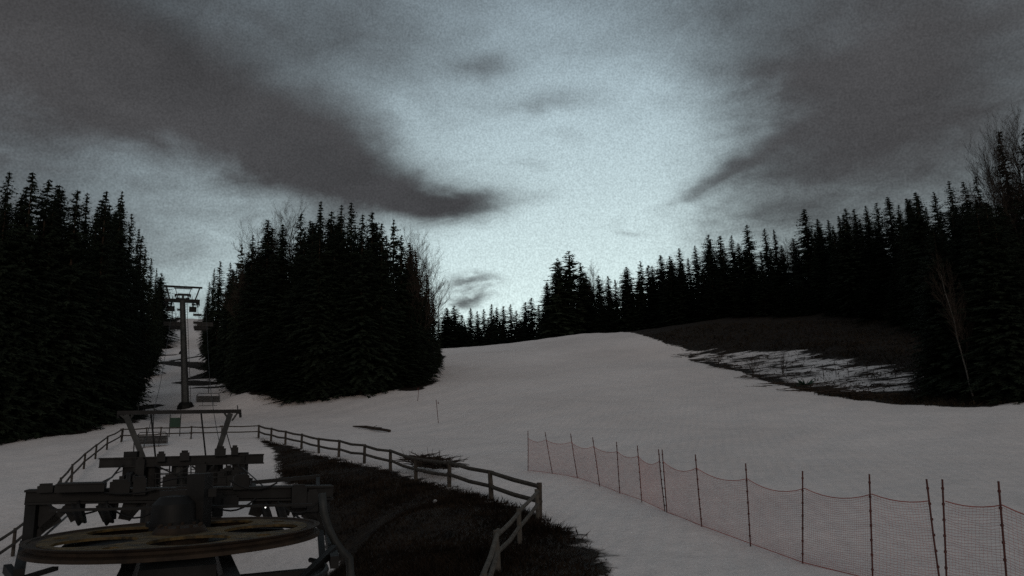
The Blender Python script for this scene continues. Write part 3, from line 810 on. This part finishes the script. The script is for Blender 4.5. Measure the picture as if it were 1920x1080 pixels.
def portal_tower():
    base = L(0, V1); base.z = gl(0, V1)
    t = thing('lift_tower', base, 'low wide lift tower just beyond the drive station, with long crossarm and open top frame', 'lift tower')
    def P(px, py, v=V1): return PL(px, py, v)
    def hb(m, x0, y0, x1, y1, th, dep, v=V1):
        h = (P(x0, y0 - th / 2, v) - P(x0, y0 + th / 2, v)).length; m.bar(P(x0, y0, v), P(x1, y1, v), dep, h)
    m = MB(); hb(m, 187, 868, 493, 860, 15, .45); hb(m, 186, 860, 494, 852, 2.5, .6); hb(m, 186, 876, 494, 868, 2.5, .6); m.build('crossarm', M_DARK, t, base)
    m = MB(); hb(m, 220, 774, 452, 771, 7, .22); m.bar(P(450, 771), P(451, 783), .08); m.bar(P(222, 774), P(222, 784), .08); fr = m.build('lifting_frame', M_DARK, t, base)
    for a, b in (((236, 778), (268, 858)), ((432, 775), (407, 852))):
        m = MB(); m.bar(P(*a), P(*b), .2, .2); m.bar(P(a[0] - 12, a[1] - 2), P(a[0] + (4 if a[0] < 300 else -3), a[1] + 12), .07); m.bar(P(a[0] + 14, a[1] - 2), P(a[0] + 3, a[1] + 14), .07); m.build('frame_leg', M_STEEL, fr, base)
    for a, b, w in (((283, 776), (292, 862), .05), ((377, 774), (386, 858), .05), ((425, 812), (437, 856), .035), ((252, 815), (250, 862), .03), ((445, 760), (447, 776), .03), ((259, 758), (260, 776), .03)):
        m = MB(); m.bar(P(*a, V1 + .4), P(*b, V1 + .4), w); m.build('stay', M_DARK, t, base)
    for px, w, mt in ((286, .62, M_DARK), (338, .66, M_STEEL), (402, .74, M_DARK)):
        m = MB(); a = P(px, 866, V1 + .3); m.tube([Vector((a.x, a.y, gz(a.x, a.y) - .2)), a], [w / 1.9, w / 2.2], 16); m.lathe(Vector((a.x, a.y, gz(a.x, a.y))), UP, [(.001, .12), (.5, .12), (.5, -.1), (.001, -.1)], 16)
        m.build('column', mt, t, base, smooth=False)
    for s, px in ((-1, 247), (1, 450)):
        m = MB(); u, w = uw(px, 884, V1)
        for k in range(8):
            sheave(m, L(u, V1 - 1.75 + k * .5, w - .22), LR, .23, .15)
        sa = m.build('sheave_assembly', M_RUB, t, base)
        m = MB(); m.bar(L(u + .17 * s, V1 - 1.9, w - .2), L(u + .17 * s, V1 + 1.9, w - .2), .07, .22); m.bar(L(u - .17 * s, V1 - 1.9, w - .2), L(u - .17 * s, V1 + 1.9, w - .2), .07, .22)
        m.bar(L(u, V1, w - .9), L(u, V1, w + .75), .5, .42); m.bar(L(u - .05, V1 - .5, w - 1.0), L(u + .1, V1 - .5, w - .2), .62, .5); m.bar(L(u + .12, V1 + .3, w + .3), L(u - .25, V1 + .3, w - .8), .1, .2); m.bar(L(u - .2 * s, V1 - .3, w - .1), L(u + .34 * s, V1 - .3, w - .95), .10, .16)
        m.bar(L(u + .4 * s, V1 - 1.4, w - .95), L(u + .4 * s, V1 + 1.4, w - .95), .55, .05)
        m.build('carrier', M_DARK, sa, base)
    # service ladders and catwalk rails between the columns
    for x0, x1 in ((358, 372), (300, 318)):
        m = MB()
        for x in (x0, x1): m.bar(P(x, 872, V1 - .2), P(x, 1000, V1 - .2), .035)
        for k in range(12): m.bar(P(x0, 880 + k * 10, V1 - .2), P(x1, 880 + k * 10, V1 - .2), .03)
        m.build('ladder', M_DARK, t, base)
    for y in (888, 897, 910): 
        m = MB(); m.bar(P(290, y, V1 - .6), P(425, y - 3, V1 - .6), .035); m.build('handrail', M_DARK, t, base)
    m = MB(); hb(m, 285, 925, 432, 921, 3, .7, V1 - .3); m.build('catwalk', M_DARK, t, base)
    for x in (292, 358, 374, 424):
        m = MB(); m.bar(P(x, 886, V1 - .6), P(x, 924, V1 - .6), .035); m.build('baluster', M_DARK, t, base)
    for x0, y0, w_, h_ in ((262, 884, .3, .9), (318, 908, .5, .6), (376, 882, .4, .5), (420, 905, .5, .9), (448, 892, .6, .5), (240, 905, .6, .5), (346, 856, .35, .3), (302, 858, .3, .3), (413, 848, .4, .3), (440, 846, .25, .3), (428, 884, .3, .3)):
        m = MB(); c = P(x0, y0, V1 - .4); m.bar(c - LR * w_ / 2, c + LR * w_ / 2, .3, h_); m.bar(c - LR * w_ / 3 + UP * (h_ / 2 + .04), c + LR * w_ / 3 + UP * (h_ / 2 + .04), .2, .09); m.build('equipment_box', M_DARK, t, base)
    for a_, b_, c_ in (((230, 870), (210, 895), (190, 905)), ((445, 868), (458, 900), (470, 925)), ((290, 872), (330, 890), (355, 874)), ((360, 874), (385, 890), (402, 872))):
        m = MB(); m.tube([P(*a_, V1 - .5), P(*b_, V1 - .5), P(*c_, V1 - .5)], .035, 5); m.build('cable', M_RUB, t, base)
    m = MB(); m.lathe(P(385, 897, V1 - .9), LA, [(.001, -.05), (.03, -.05), (.045, .03), (.001, .03)], 12); m.build('signal_lamp', M_LAMP, t, base)


portal_tower()


def line_tower(v, px0, pxt, pytop, pybar, pyarm, basepy, label, wt):
    ub, wb = uw(px0, basepy, v); ut, wtop = uw(pxt, pyarm, v)
    base = L(ub, v); base.z = gz(base.x, base.y) - .1
    t = thing('lift_tower', base, label, 'lift tower', 'lift towers up the slope')
    sc_ = (v / V(110)) ** 0
    zb = uw(pxt, pybar, v)[1]
    m = MB(); p0, p1 = Vector(base), L(ut, v, wtop); m.tube([p0, p0.lerp(p1, .5), p1], [.55 * wt, .44 * wt, .37 * wt], 14); m.build('column', M_MAST, t, base, smooth=False)
    m = MB(); m.lathe(p0, UP, [(.001, .9), (.8, .9), (1.1, .4), (1.15, -.3), (.001, -.3)], 16); m.build('base_pad', M_DARK, t, base)
    m = MB(); m.bar(L(ut - 2.35, v, wtop), L(ut + 2.35, v, wtop), .42, .5); m.build('crossarm', M_DARK, t, base)
    m = MB(); m.bar(L(ut - 2.6, v, zb), L(ut + 2.6, v, zb), .22, .26); fr = m.build('lifting_frame', M_DARK, t, base)
    for s in (-1, 1):
        m = MB(); m.bar(L(ut + s * 2.25, v, zb), L(ut + s * 1.65, v, wtop), .16, .18); m.build('frame_leg', M_DARK, fr, base)
        m = MB()
        for k in range(8): sheave(m, L(ut + s * 2.1, v - 1.9 + k * .54, wtop - .55 + (k - 3.5) * .13), LR, .25, .16)
        sa = m.build('sheave_assembly', M_RUB, t, base)
        m = MB()
        for o_ in (-.22, .22): m.bar(L(ut + s * 2.1 + o_, v - 2.1, wtop - .95), L(ut + s * 2.1 + o_, v + 2.1, wtop + .05), .08, .28)
        m.bar(L(ut + s * 2.1, v, wtop - .5), L(ut + s * 2.1, v, wtop), .3); m.build('carrier', M_DARK, sa, base)
        m = MB(); m.bar(L(ut + s * 1.45 - .5, v - .8, wtop - 1.35), L(ut + s * 1.45 + .5, v - .8, wtop - 1.35), .3, .75); m.bar(L(ut + s * 1.45, v - .6, wtop - 1.2), L(ut + s * 1.45, v, wtop), .2); m.build('equipment_box', M_DARK, t, base)
        m = MB(); m.bar(L(ut + s * 1.55, v - 1.7, wtop - .9), L(ut + s * 1.55, v + 1.7, wtop - .1), .5, .05)
        for k in (-1.6, 0, 1.6): m.bar(L(ut + s * 1.3, v + k, wtop - .5 + k * .25), L(ut + s * 1.3, v + k, wtop + .6 + k * .25), .04)
        m.bar(L(ut + s * 1.3, v - 1.7, wtop + .2), L(ut + s * 1.3, v + 1.7, wtop + 1.0), .04); m.build('catwalk', M_DARK, t, base)
    m = MB()
    a, b = L(ub + .5, v - .5, base.z + .2 - O.z), L(ut + .42, v - .45, wtop - .2)
    for o_ in (-.2, .2): m.bar(a + LR * o_, b + LR * o_, .05)
    for k in range(40): m.bar(a.lerp(b, k / 40) - LR * .2, a.lerp(b, k / 40) + LR * .2, .03)
    m.build('ladder', M_STEEL, t, base)


line_tower(VT[0], 348, 342, 536, 538, 564, 764, 'tall grey lift tower with dark T head standing on the snowy lift run', 1.0)
line_tower(VT[1], 343, 343, 541, 541, 553, 655, 'second line tower, its small head seen behind the tall grey tower head', .9)
line_tower(VT[2], 345, 345, 551, 551, 560, 618, 'farthest line tower, its tiny head seen at the top of the run', .9)


def chair(name, label):
    """four-seat chair hanging from the origin, facing down the line"""
    t = thing(name, (0, 0, 0), label, 'chairlift chair', 'chairs hanging on the lift')
    m = MB()
    for k in range(6): m.bar((-1.05, -.02 - k * .08, -2.62 + .02 * k), (1.05, -.02 - k * .08, -2.62 + .02 * k), .078, .05)
    m.bar((-1.05, -.47, -2.60), (1.05, -.47, -2.60), .04, .10)
    m.build('seat', M_SEAT, t)
    m = MB()
    for k in range(6): m.bar((-1.05, .06 + k * .02, -2.56 + k * .1), (1.05, .06 + k * .02, -2.56 + k * .1), .05, .094)
    m.build('backrest', M_SEAT, t)
    m = MB(); m.tube([(-1.08, .14, -2.0), (-1.1, .04, -2.6), (-1.1, -.48, -2.64)], .028, 6); m.tube([(1.08, .14, -2.0), (1.1, .04, -2.6), (1.1, -.48, -2.64)], .028, 6)
    m.tube([(-1.08, .14, -2.0), (-.9, .14, -1.75), (.9, .14, -1.75), (1.08, .14, -2.0)], .03, 6); m.build('frame', M_DARK, t)
    m = MB(); m.tube([(0, .14, -1.75), (0, .16, -1.0), (0, .05, -.3), (0, 0, 0)], .04, 6); m.bar((0, -.22, .02), (0, .22, .02), .09, .12); m.build('hanger', M_DARK, t)
    m = MB(); m.tube([(-.95, .14, -1.9), (-.98, -.5, -2.1), (.98, -.5, -2.1), (.95, .14, -1.9)], .02, 5); m.tube([(-.5, -.5, -2.1), (-.5, -.55, -3.0)], .018, 5); m.tube([(.5, -.5, -2.1), (.5, -.55, -3.0)], .018, 5)
    m.bar((-.85, -.57, -3.0), (.85, -.57, -3.0), .05, .04); m.build('restraint_bar', M_DARK, t)
    return t


def copy_tree(o, parent=None):
    c = o.copy(); C.objects.link(c)
    if parent is not None: c.parent = parent
    for ch in list(o.children): copy_tree(ch, c)
    return c


chairs = []
CH = [(-1, V(42), 'nearest chair on the left strand, seen under the station gantry'),
      (1, V(39), 'nearest chair on the right strand, seen under the station gantry'),
      (-1, V(60), 'chair on the left strand hanging just behind the wooden rail fence'),
      (1, V(74), 'chair on the right strand hanging right of the tall tower base')]
k_ = 0
for i, v in enumerate([V(x) for x in (104, 101, 131, 128, 146, 150, 163, 170, 182, 190, 204, 212)]):
    CH.append((-1 if i % 2 else 1, v + (3 if i % 2 else 0), f'dark chair by the tall tower head, {ORD[i]} farther one up the {"left" if i % 2 else "right"} strand'))
ch0 = None
for s, v, lb in CH:
    if ch0 is None: c = ch0 = chair('lift_chair', lb)
    else: c = copy_tree(ch0)
    c['label'] = lb
    c.location = L(s * RW, v, rope_z(v)); c.rotation_euler = (0, 0, math.atan2(LR.y, LR.x))


# ------------------------------------------------------------------ wooden fences
def rail_fence(name, posts, label, group, wood, top=1.0, low=.5, r=.06, sag=0.03, seed=1):
    """posts: (px, py of the foot, metres ahead)"""
    rd = random.Random(seed)
    feet = []
    for p in posts:
        q = W(*p); feet.append(Vector((q.x, q.y, gz(q.x, q.y))))
    t = thing(name, feet[0], label, 'fence', group)
    for f in feet:
        m = MB(); e = Vector((rd.uniform(-.05, .05), rd.uniform(-.05, .05), 0)); m.tube([f - UP * .3, f + UP * .5 + e * .5, f + UP * (top + .08) + e], [r * 1.25, r * 1.2, r * 1.1], 8); m.build('post', wood, t, feet[0])
    for h, n in ((top, 'top_rail'), (low, 'lower_rail')):
        for a, b in zip(feet, feet[1:]):
            m = MB(); mid = a.lerp(b, .5); ex = (b - a).normalized() * .16
            dz = rd.uniform(-.05, .03)
            m.tube([a + UP * (h + rd.uniform(-.03, .03)) - ex, mid + UP * (h - sag + dz), b + UP * (h + rd.uniform(-.03, .03)) + ex], [r, r * 1.05, r * .95], 7); m.build(n, wood, t, feet[0])
    return t


G_FE = 'wooden rail fences round the station bank'
rail_fence('rail_fence', [(485, 821, 65), (508, 826, 62), (535, 832, 59), (565, 840, 56), (598, 848, 52.5), (635, 856, 49), (683, 868, 45), (732, 882, 41), (780, 895, 37), (842, 913, 33), (922, 938, 29), (1011, 970, 25)],
           'long wooden rail fence running along the top edge of the dark grass bank', G_FE, M_WOOD, r=.075, seed=1)
rail_fence('rail_fence', [(228, 828, 62), (275, 826, 62.5), (300, 825, 63), (358, 823, 64), (415, 822, 64.5), (484, 821, 65.3)],
           'thin rail fence crossing the snow behind the low wide tower', G_FE, M_WOOD, r=.05, seed=2)
rail_fence('rail_fence', [(-30, 1080, 27), (24, 1042, 30), (75, 990, 34), (112, 935, 39.5), (134, 908, 44), (156, 886, 48.5), (178, 866, 52.5), (200, 847, 57), (227, 828, 61.7)],
           'rail fence curving down the snow left of the drive station', G_FE, M_WOOD, r=.055, seed=3)
rail_fence('rail_fence', [(1009, 972, 24.6), (975, 1022, 21), (935, 1080, 17.8), (905, 1130, 15)],
           'pale rail fence dropping toward the viewer over the dark bank from the corner post', G_FE, M_WOODL, top=.85, low=.45, r=.055, seed=4)


# ------------------------------------------------------------------ safety nets
def net_fence(posts, label, seed, Hn=1.62):
    """posts: (px foot, py foot, metres ahead, px of the tip)"""
    rd = random.Random(seed); t = None; feet = []; tips = []
    for (px, py, d, tx) in posts:
        q = W(px, py, d); f = Vector((q.x, q.y, gz(q.x, q.y))); rr_ = ray(tx, py - 2800 / d); k = Vector((rr_.x / rr_.y * d - f.x, 0, 0))
        feet.append(f); tips.append(f + Vector((k.x, rd.uniform(-.05, .05), 2.0)))
    t = thing('safety_net', feet[0], label, 'safety net', 'red safety nets along the piste')
    for f, p in zip(feet, tips):
        m = MB(); dr = p - f
        m.tube([f - dr * .1, f + dr * .5 + Vector((rd.uniform(-.015, .015), 0, 0)), p], .017, 8)
        for k in range(7): m.lathe(f + dr * (.1 + .135 * k), dr, [(.016, 0), (.026, 0), (.026, .04), (.016, .04)], 8)
        m.build('pole', M_POLE, t, feet[0])
    nr = 34
    for i in range(len(feet) - 1):
        m = MB(); a, b, ta, tb = feet[i], feet[i + 1], tips[i], tips[i + 1]; Lb = (b - a).length
        sg = min(.30, .062 * Lb) * rd.uniform(.85, 1.2); off = rd.uniform(-.12, .12)
        nseg = max(6, int(Lb / .3))
        def pt(s, h):
            base = a.lerp(b, s); top = ta.lerp(tb, s) - UP * (2.0 - Hn)
            base.z = gz(base.x, base.y) + .04 if False else base.z + .04
            cat = 4 * s * (1 - s)
            p = base.lerp(top, h); p.z -= sg * cat * h ** 1.1 * (1 if h > .02 else 0)
            p += Vector((0, 1, 0)) * (off * cat * math.sin(h * 3.1)); return p
        for k in range(nr + 1):
            h = k / nr; rr = .011 if k in (0, nr) else .0028
            m.tube([pt(s / nseg, h + (0 if k in (0, nr) else .008 * math.sin(s * 2.1 + k))) for s in range(nseg + 1)], rr, 3, cap=False)
        nv = max(4, int(Lb / .07))
        for k in range(1, nv):
            m.tube([pt(k / nv, j / 6) for j in range(7)], 0.0018, 3, cap=False)
        m.build('netting', M_NET, t, feet[0])


net_fence([(990, 883, 39, 990), (1036, 887, 37, 1022), (1083, 897, 34.8, 1070), (1124, 908, 32.5, 1111), (1162, 922, 30.4, 1156), (1203, 936, 28.5, 1195), (1247, 957, 25.2, 1235)],
          'far section of red safety net, ending beside the wooden fence corner', 1)
net_fence([(1250, 957, 25.0, 1242), (1316, 988, 22, 1305), (1407, 1022, 19.7, 1398), (1505, 1058, 17.4, 1505), (1637, 1095, 15.2, 1634), (1767, 1125, 14.0, 1742)],
          'middle section of red safety net between the two pairs of doubled poles', 2)
net_fence([(1777, 1127, 13.9, 1769), (1893, 1152, 12.8, 1877), (2040, 1190, 11.6, 2030)],
          'near section of red safety net running out of the right picture edge', 3)

# ------------------------------------------------------------------ small things on the snow
def branch_pile(name, px, py, length, n, label, cat, seed, high=.25, spread=.6, dirv=(1, -.1), th=.03, mtl=M_TWIG, lift=0.0, group=None):
    rd = random.Random(seed); c = on_ground(px, py); d0 = Vector((dirv[0], dirv[1], 0)).normalized(); s0 = Vector((-d0.y, d0.x, 0))
    m = MB()
    for k in range(n):
        o = c + d0 * rd.uniform(-.4, .4) * length + s0 * rd.uniform(-.5, .5) * spread
        o.z = gz(o.x, o.y) + rd.uniform(0, high) + lift
        dd = (d0 * rd.uniform(.6, 1) * rd.choice((-1, 1)) + s0 * rd.uniform(-.4, .4) + UP * rd.uniform(-.03, .12)).normalized()
        Lg = length * rd.uniform(.15, .4)
        p2 = o + dd * Lg; p2.z = max(p2.z, gz(p2.x, p2.y) + .02 + lift * .8)
        m.tube([o, o.lerp(p2, .5) + UP * rd.uniform(0, .06), p2], [th, th * .8, th * .3], 5)
        for j in range(4):
            q = o.lerp(p2, rd.uniform(.2, .95)); e = (dd + Vector((rd.uniform(-1, 1), rd.uniform(-1, 1), rd.uniform(-.2, .7)))).normalized() * Lg * .22
            m.tube([q, q + e], [th * .45, th * .12], 3)
    return tag(m.build(name, mtl, None, c), label, cat, group)


def log(px, py, a, b, label):
    c = on_ground(px, py); m = MB(); p, q = on_ground(*a), on_ground(*b); m.tube([p + UP * .05, p.lerp(q, .4) + UP * .16, q + UP * .15], [.05, .15, .12], 9)
    m.tube([p.lerp(q, .5) + UP * .12, p.lerp(q, .62) + UP * .42 + Vector((.2, 0, 0))], [.05, .02], 5)
    m.tube([p.lerp(q, .3) + UP * .12, p.lerp(q, .75) + UP * .3 + Vector((0, .9, 0))], [.08, .04], 6)
    return tag(m.build('fallen_log', M_TWIG, None, c), label, 'log')


log(697, 806, (662, 800), (731, 811), 'dark broken log lying alone on the snow above the rail fence')
branch_pile('brush_pile', 805, 889, 5.8, 210, 'heap of dark cut branches leaning on the long rail fence', 'brush pile', 7, high=.22, spread=.8, dirv=(-.44, 1), th=.035, lift=.42)
for px, py, h, lb in ((783, 752, 1.6, 'thin reddish marker pole on the snow near the middle wood'), (822, 792, 2.2, 'faint slim marker pole on the open snow slope')):
    c = on_ground(px, py); m = MB(); m.tube([c - UP * .1, c + UP * h + Vector((.15 if px < 800 else -.2, 0, 0))], .03, 6); m.lathe(c + UP * h * .8, UP, [(.02, 0), (.04, 0), (.04, .2), (.02, .2)], 8)
    tag(m.build('marker_pole', M_POLE, None, c), lb, 'marker pole', 'marker poles')


def shrub(px, py, H, seed, label, n=9, spread=.5, name='bare_shrub'):
    rd = random.Random(seed); c = on_ground(px, py); m = MB()
    for k in range(n):
        a = rd.uniform(0, 6.28); d = Vector((math.cos(a) * spread * rd.uniform(.3, 1), math.sin(a) * spread * rd.uniform(.3, 1), 1)).normalized()
        ps = [c - UP * .05]
        for s in range(4): d = (d + Vector((rd.uniform(-.2, .2), rd.uniform(-.2, .2), .05))).normalized(); ps.append(ps[-1] + d * H / 4 * rd.uniform(.7, 1.1))
        m.tube(ps, [.035, .03, .022, .015, .006], 5)
        for j in range(9):
            i = rd.randrange(1, 4); q = ps[i].lerp(ps[i + 1], rd.random()); e = (d + Vector((rd.uniform(-1, 1), rd.uniform(-1, 1), rd.uniform(-.1, .6)))).normalized() * H * rd.uniform(.12, .3)
            m.tube([q, q + e * .6 + UP * .02, q + e], [.014, .009, .004], 3)
    return tag(m.build(name, M_TWIG, None, c), label, 'shrub', 'leafless shrubs on the cleared mound')


shrub(1468, 702, 3.2, 1, 'forked leafless shrub standing in the middle of the patchy snow on the mound', 8, .6)
shrub(1345, 684, 1.8, 2, 'small dark shrub at the left end of the patchy snow', 8, .9)
shrub(1412, 700, 2.2, 3, 'low leaning shrub left of the forked shrub on the patchy snow', 9, 1.0)
for i, (px, py) in enumerate([(1545, 712), (1568, 706), (1592, 709), (1628, 712)]):
    c = on_ground(px, py); m = MB(); m.tube([c - UP * .1, c + UP * 1.9], .03, 5); m.tube([c + UP * 1.3, c + UP * 1.7 + Vector((.25, 0, 0))], .015, 4)
    tag(m.build('thin_stake', M_TWIG, None, c), f'thin dark stake in the patchy snow on the mound, {ORD[i]} from the left', 'stake', 'thin stakes on the mound')
BR = [(1290, 668, 5), (1330, 676, 5), (1380, 690, 6), (1430, 708, 7), (1480, 722, 7), (1530, 732, 7), (1590, 738, 7), (1650, 745, 7), (1360, 664, 6), (1430, 672, 7), (1510, 676, 7), (1590, 690, 7), (1660, 702, 7), (1560, 722, 7), (1640, 726, 7), (1500, 704, 5)]
for i, (px, py, ln) in enumerate(BR):
    branch_pile('cut_branches', px, py, ln, 15, f'dark cut branches lying on the patchy snow of the mound, {ORD[i]} heap counted from its left end down' if False else
                ('layer of cut branches along the lower edge of the brown mound' if i < 8 else 'layer of cut branches across the patchy snow of the mound'), 'branches', 40 + i,
                high=.3, spread=2.4, dirv=(1, -.35 if i < 8 else .1), th=.045, group='cut branches on the lower edge' if i < 8 else 'cut branches on the patchy snow')
m = MB(); c = on_ground(1510, 722)
for k in range(60):
    a = rt.uniform(0, 6.28); e = Vector((math.cos(a), math.sin(a), rt.uniform(.1, .8))) * rt.uniform(.4, 1.3)
    m.add([c, c + e + Vector((.1, .05, 0)), c + e * .8 + Vector((0, 0, -.15))], [(0, 1, 2)])
tag(m.build('fir_sapling', M_GREEN, None, c), 'small green fir branch lying at the lower edge of the patchy snow', 'sapling')

# green sign board behind the station
c = W(327, 816, 66); c.z = gz(c.x, c.y)
t = thing('notice_board', c, 'small green board on two posts in front of the thin rail fence', 'sign')
m = MB(); zc = W(327, 793, 66).z
for s in (-1, 1): m.tube([c + LR * .42 * s - UP * .1, Vector((c.x, c.y, zc + .75)) + LR * .42 * s], .04, 6)
m.build('post', M_STEEL, t, c)
m = MB(); m.bar(Vector((c.x, c.y, zc)) - LR * .42, Vector((c.x, c.y, zc)) + LR * .42, .05, .9); m.build('panel', M_GREEN, t, c)
# pale stone on the bank
for px, py, r_, lb in ((816, 946, .09, 'small pale stone on the dark grass bank'),):
    c = on_ground(px, py); m = MB(); m.lathe(c + UP * .12, UP, [(.001, r_ * .8), (r_ * .7, r_ * .5), (r_, 0), (r_ * .8, -r_), (.001, -r_)], 7); tag(m.build('stone', M_PALE, None, c), lb, 'stone')


# ------------------------------------------------------------------ grass
def grass(name, poly, n, h, w, seed, margin=0.0, skip=None):
    rd = np.random.RandomState(seed); P = np.array(poly)
    x0, y0 = P.min(0); x1, y1 = P.max(0)
    xs, ys = rd.uniform(x0, x1, n * 6), rd.uniform(y0, y1, n * 6)
    s = sdf_poly(xs, ys, poly); d = np.hypot(xs, ys)
    ok = (s > margin + rd.normal(0, .18, len(s))) & (rd.rand(len(s)) < np.clip(22 / d, .1, 1)); ok &= (np.abs(xs / ys) < .85)
    if skip is not None: ok &= (sdf_poly(xs, ys, skip) < 0) | (rd.rand(len(s)) < .12)
    xs, ys = xs[ok][:n], ys[ok][:n]; zs = height(xs, ys)
    k = len(xs); hh = h * rd.uniform(.4, 1.3, k) * (1 + .5 * np.sin(xs * .8) * np.sin(ys * .6)); a = rd.uniform(0, 6.28, k); ln = rd.uniform(.3, 1.8, k) * hh; b = rd.uniform(0, 6.28, k)
    ww = w * rd.uniform(.6, 1.4, k)
    v = np.empty((k, 3, 3)); v[:, 0] = np.c_[xs - np.cos(a) * ww, ys - np.sin(a) * ww, zs - .03]; v[:, 1] = np.c_[xs + np.cos(a) * ww, ys + np.sin(a) * ww, zs - .03]
    v[:, 2] = np.c_[xs + np.cos(b) * ln, ys + np.sin(b) * ln, zs + hh]
    me = bpy.data.meshes.new(name); me.from_pydata(v.reshape(-1, 3).tolist(), [], np.arange(k * 3).reshape(-1, 3).tolist()); me.materials.append(M_BRUSH if name[0] == 'm' else M_GRASS)
    o = bpy.data.objects.new(name, me); C.objects.link(o); print(name, k)
    return o


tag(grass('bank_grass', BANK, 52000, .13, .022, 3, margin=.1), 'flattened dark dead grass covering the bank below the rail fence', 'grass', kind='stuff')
MP = gp([(1205, 630), (1290, 660), (1400, 702), (1540, 741), (1780, 763), (1915, 755), (1915, 700), (1700, 602), (1500, 602), (1320, 608)])
tag(grass('mound_grass', MP, 26000, .35, .06, 4, margin=-.1, skip=CUT_PATCH), 'dark dead grass and brush on the brown mound before the right wood', 'grass', kind='stuff')
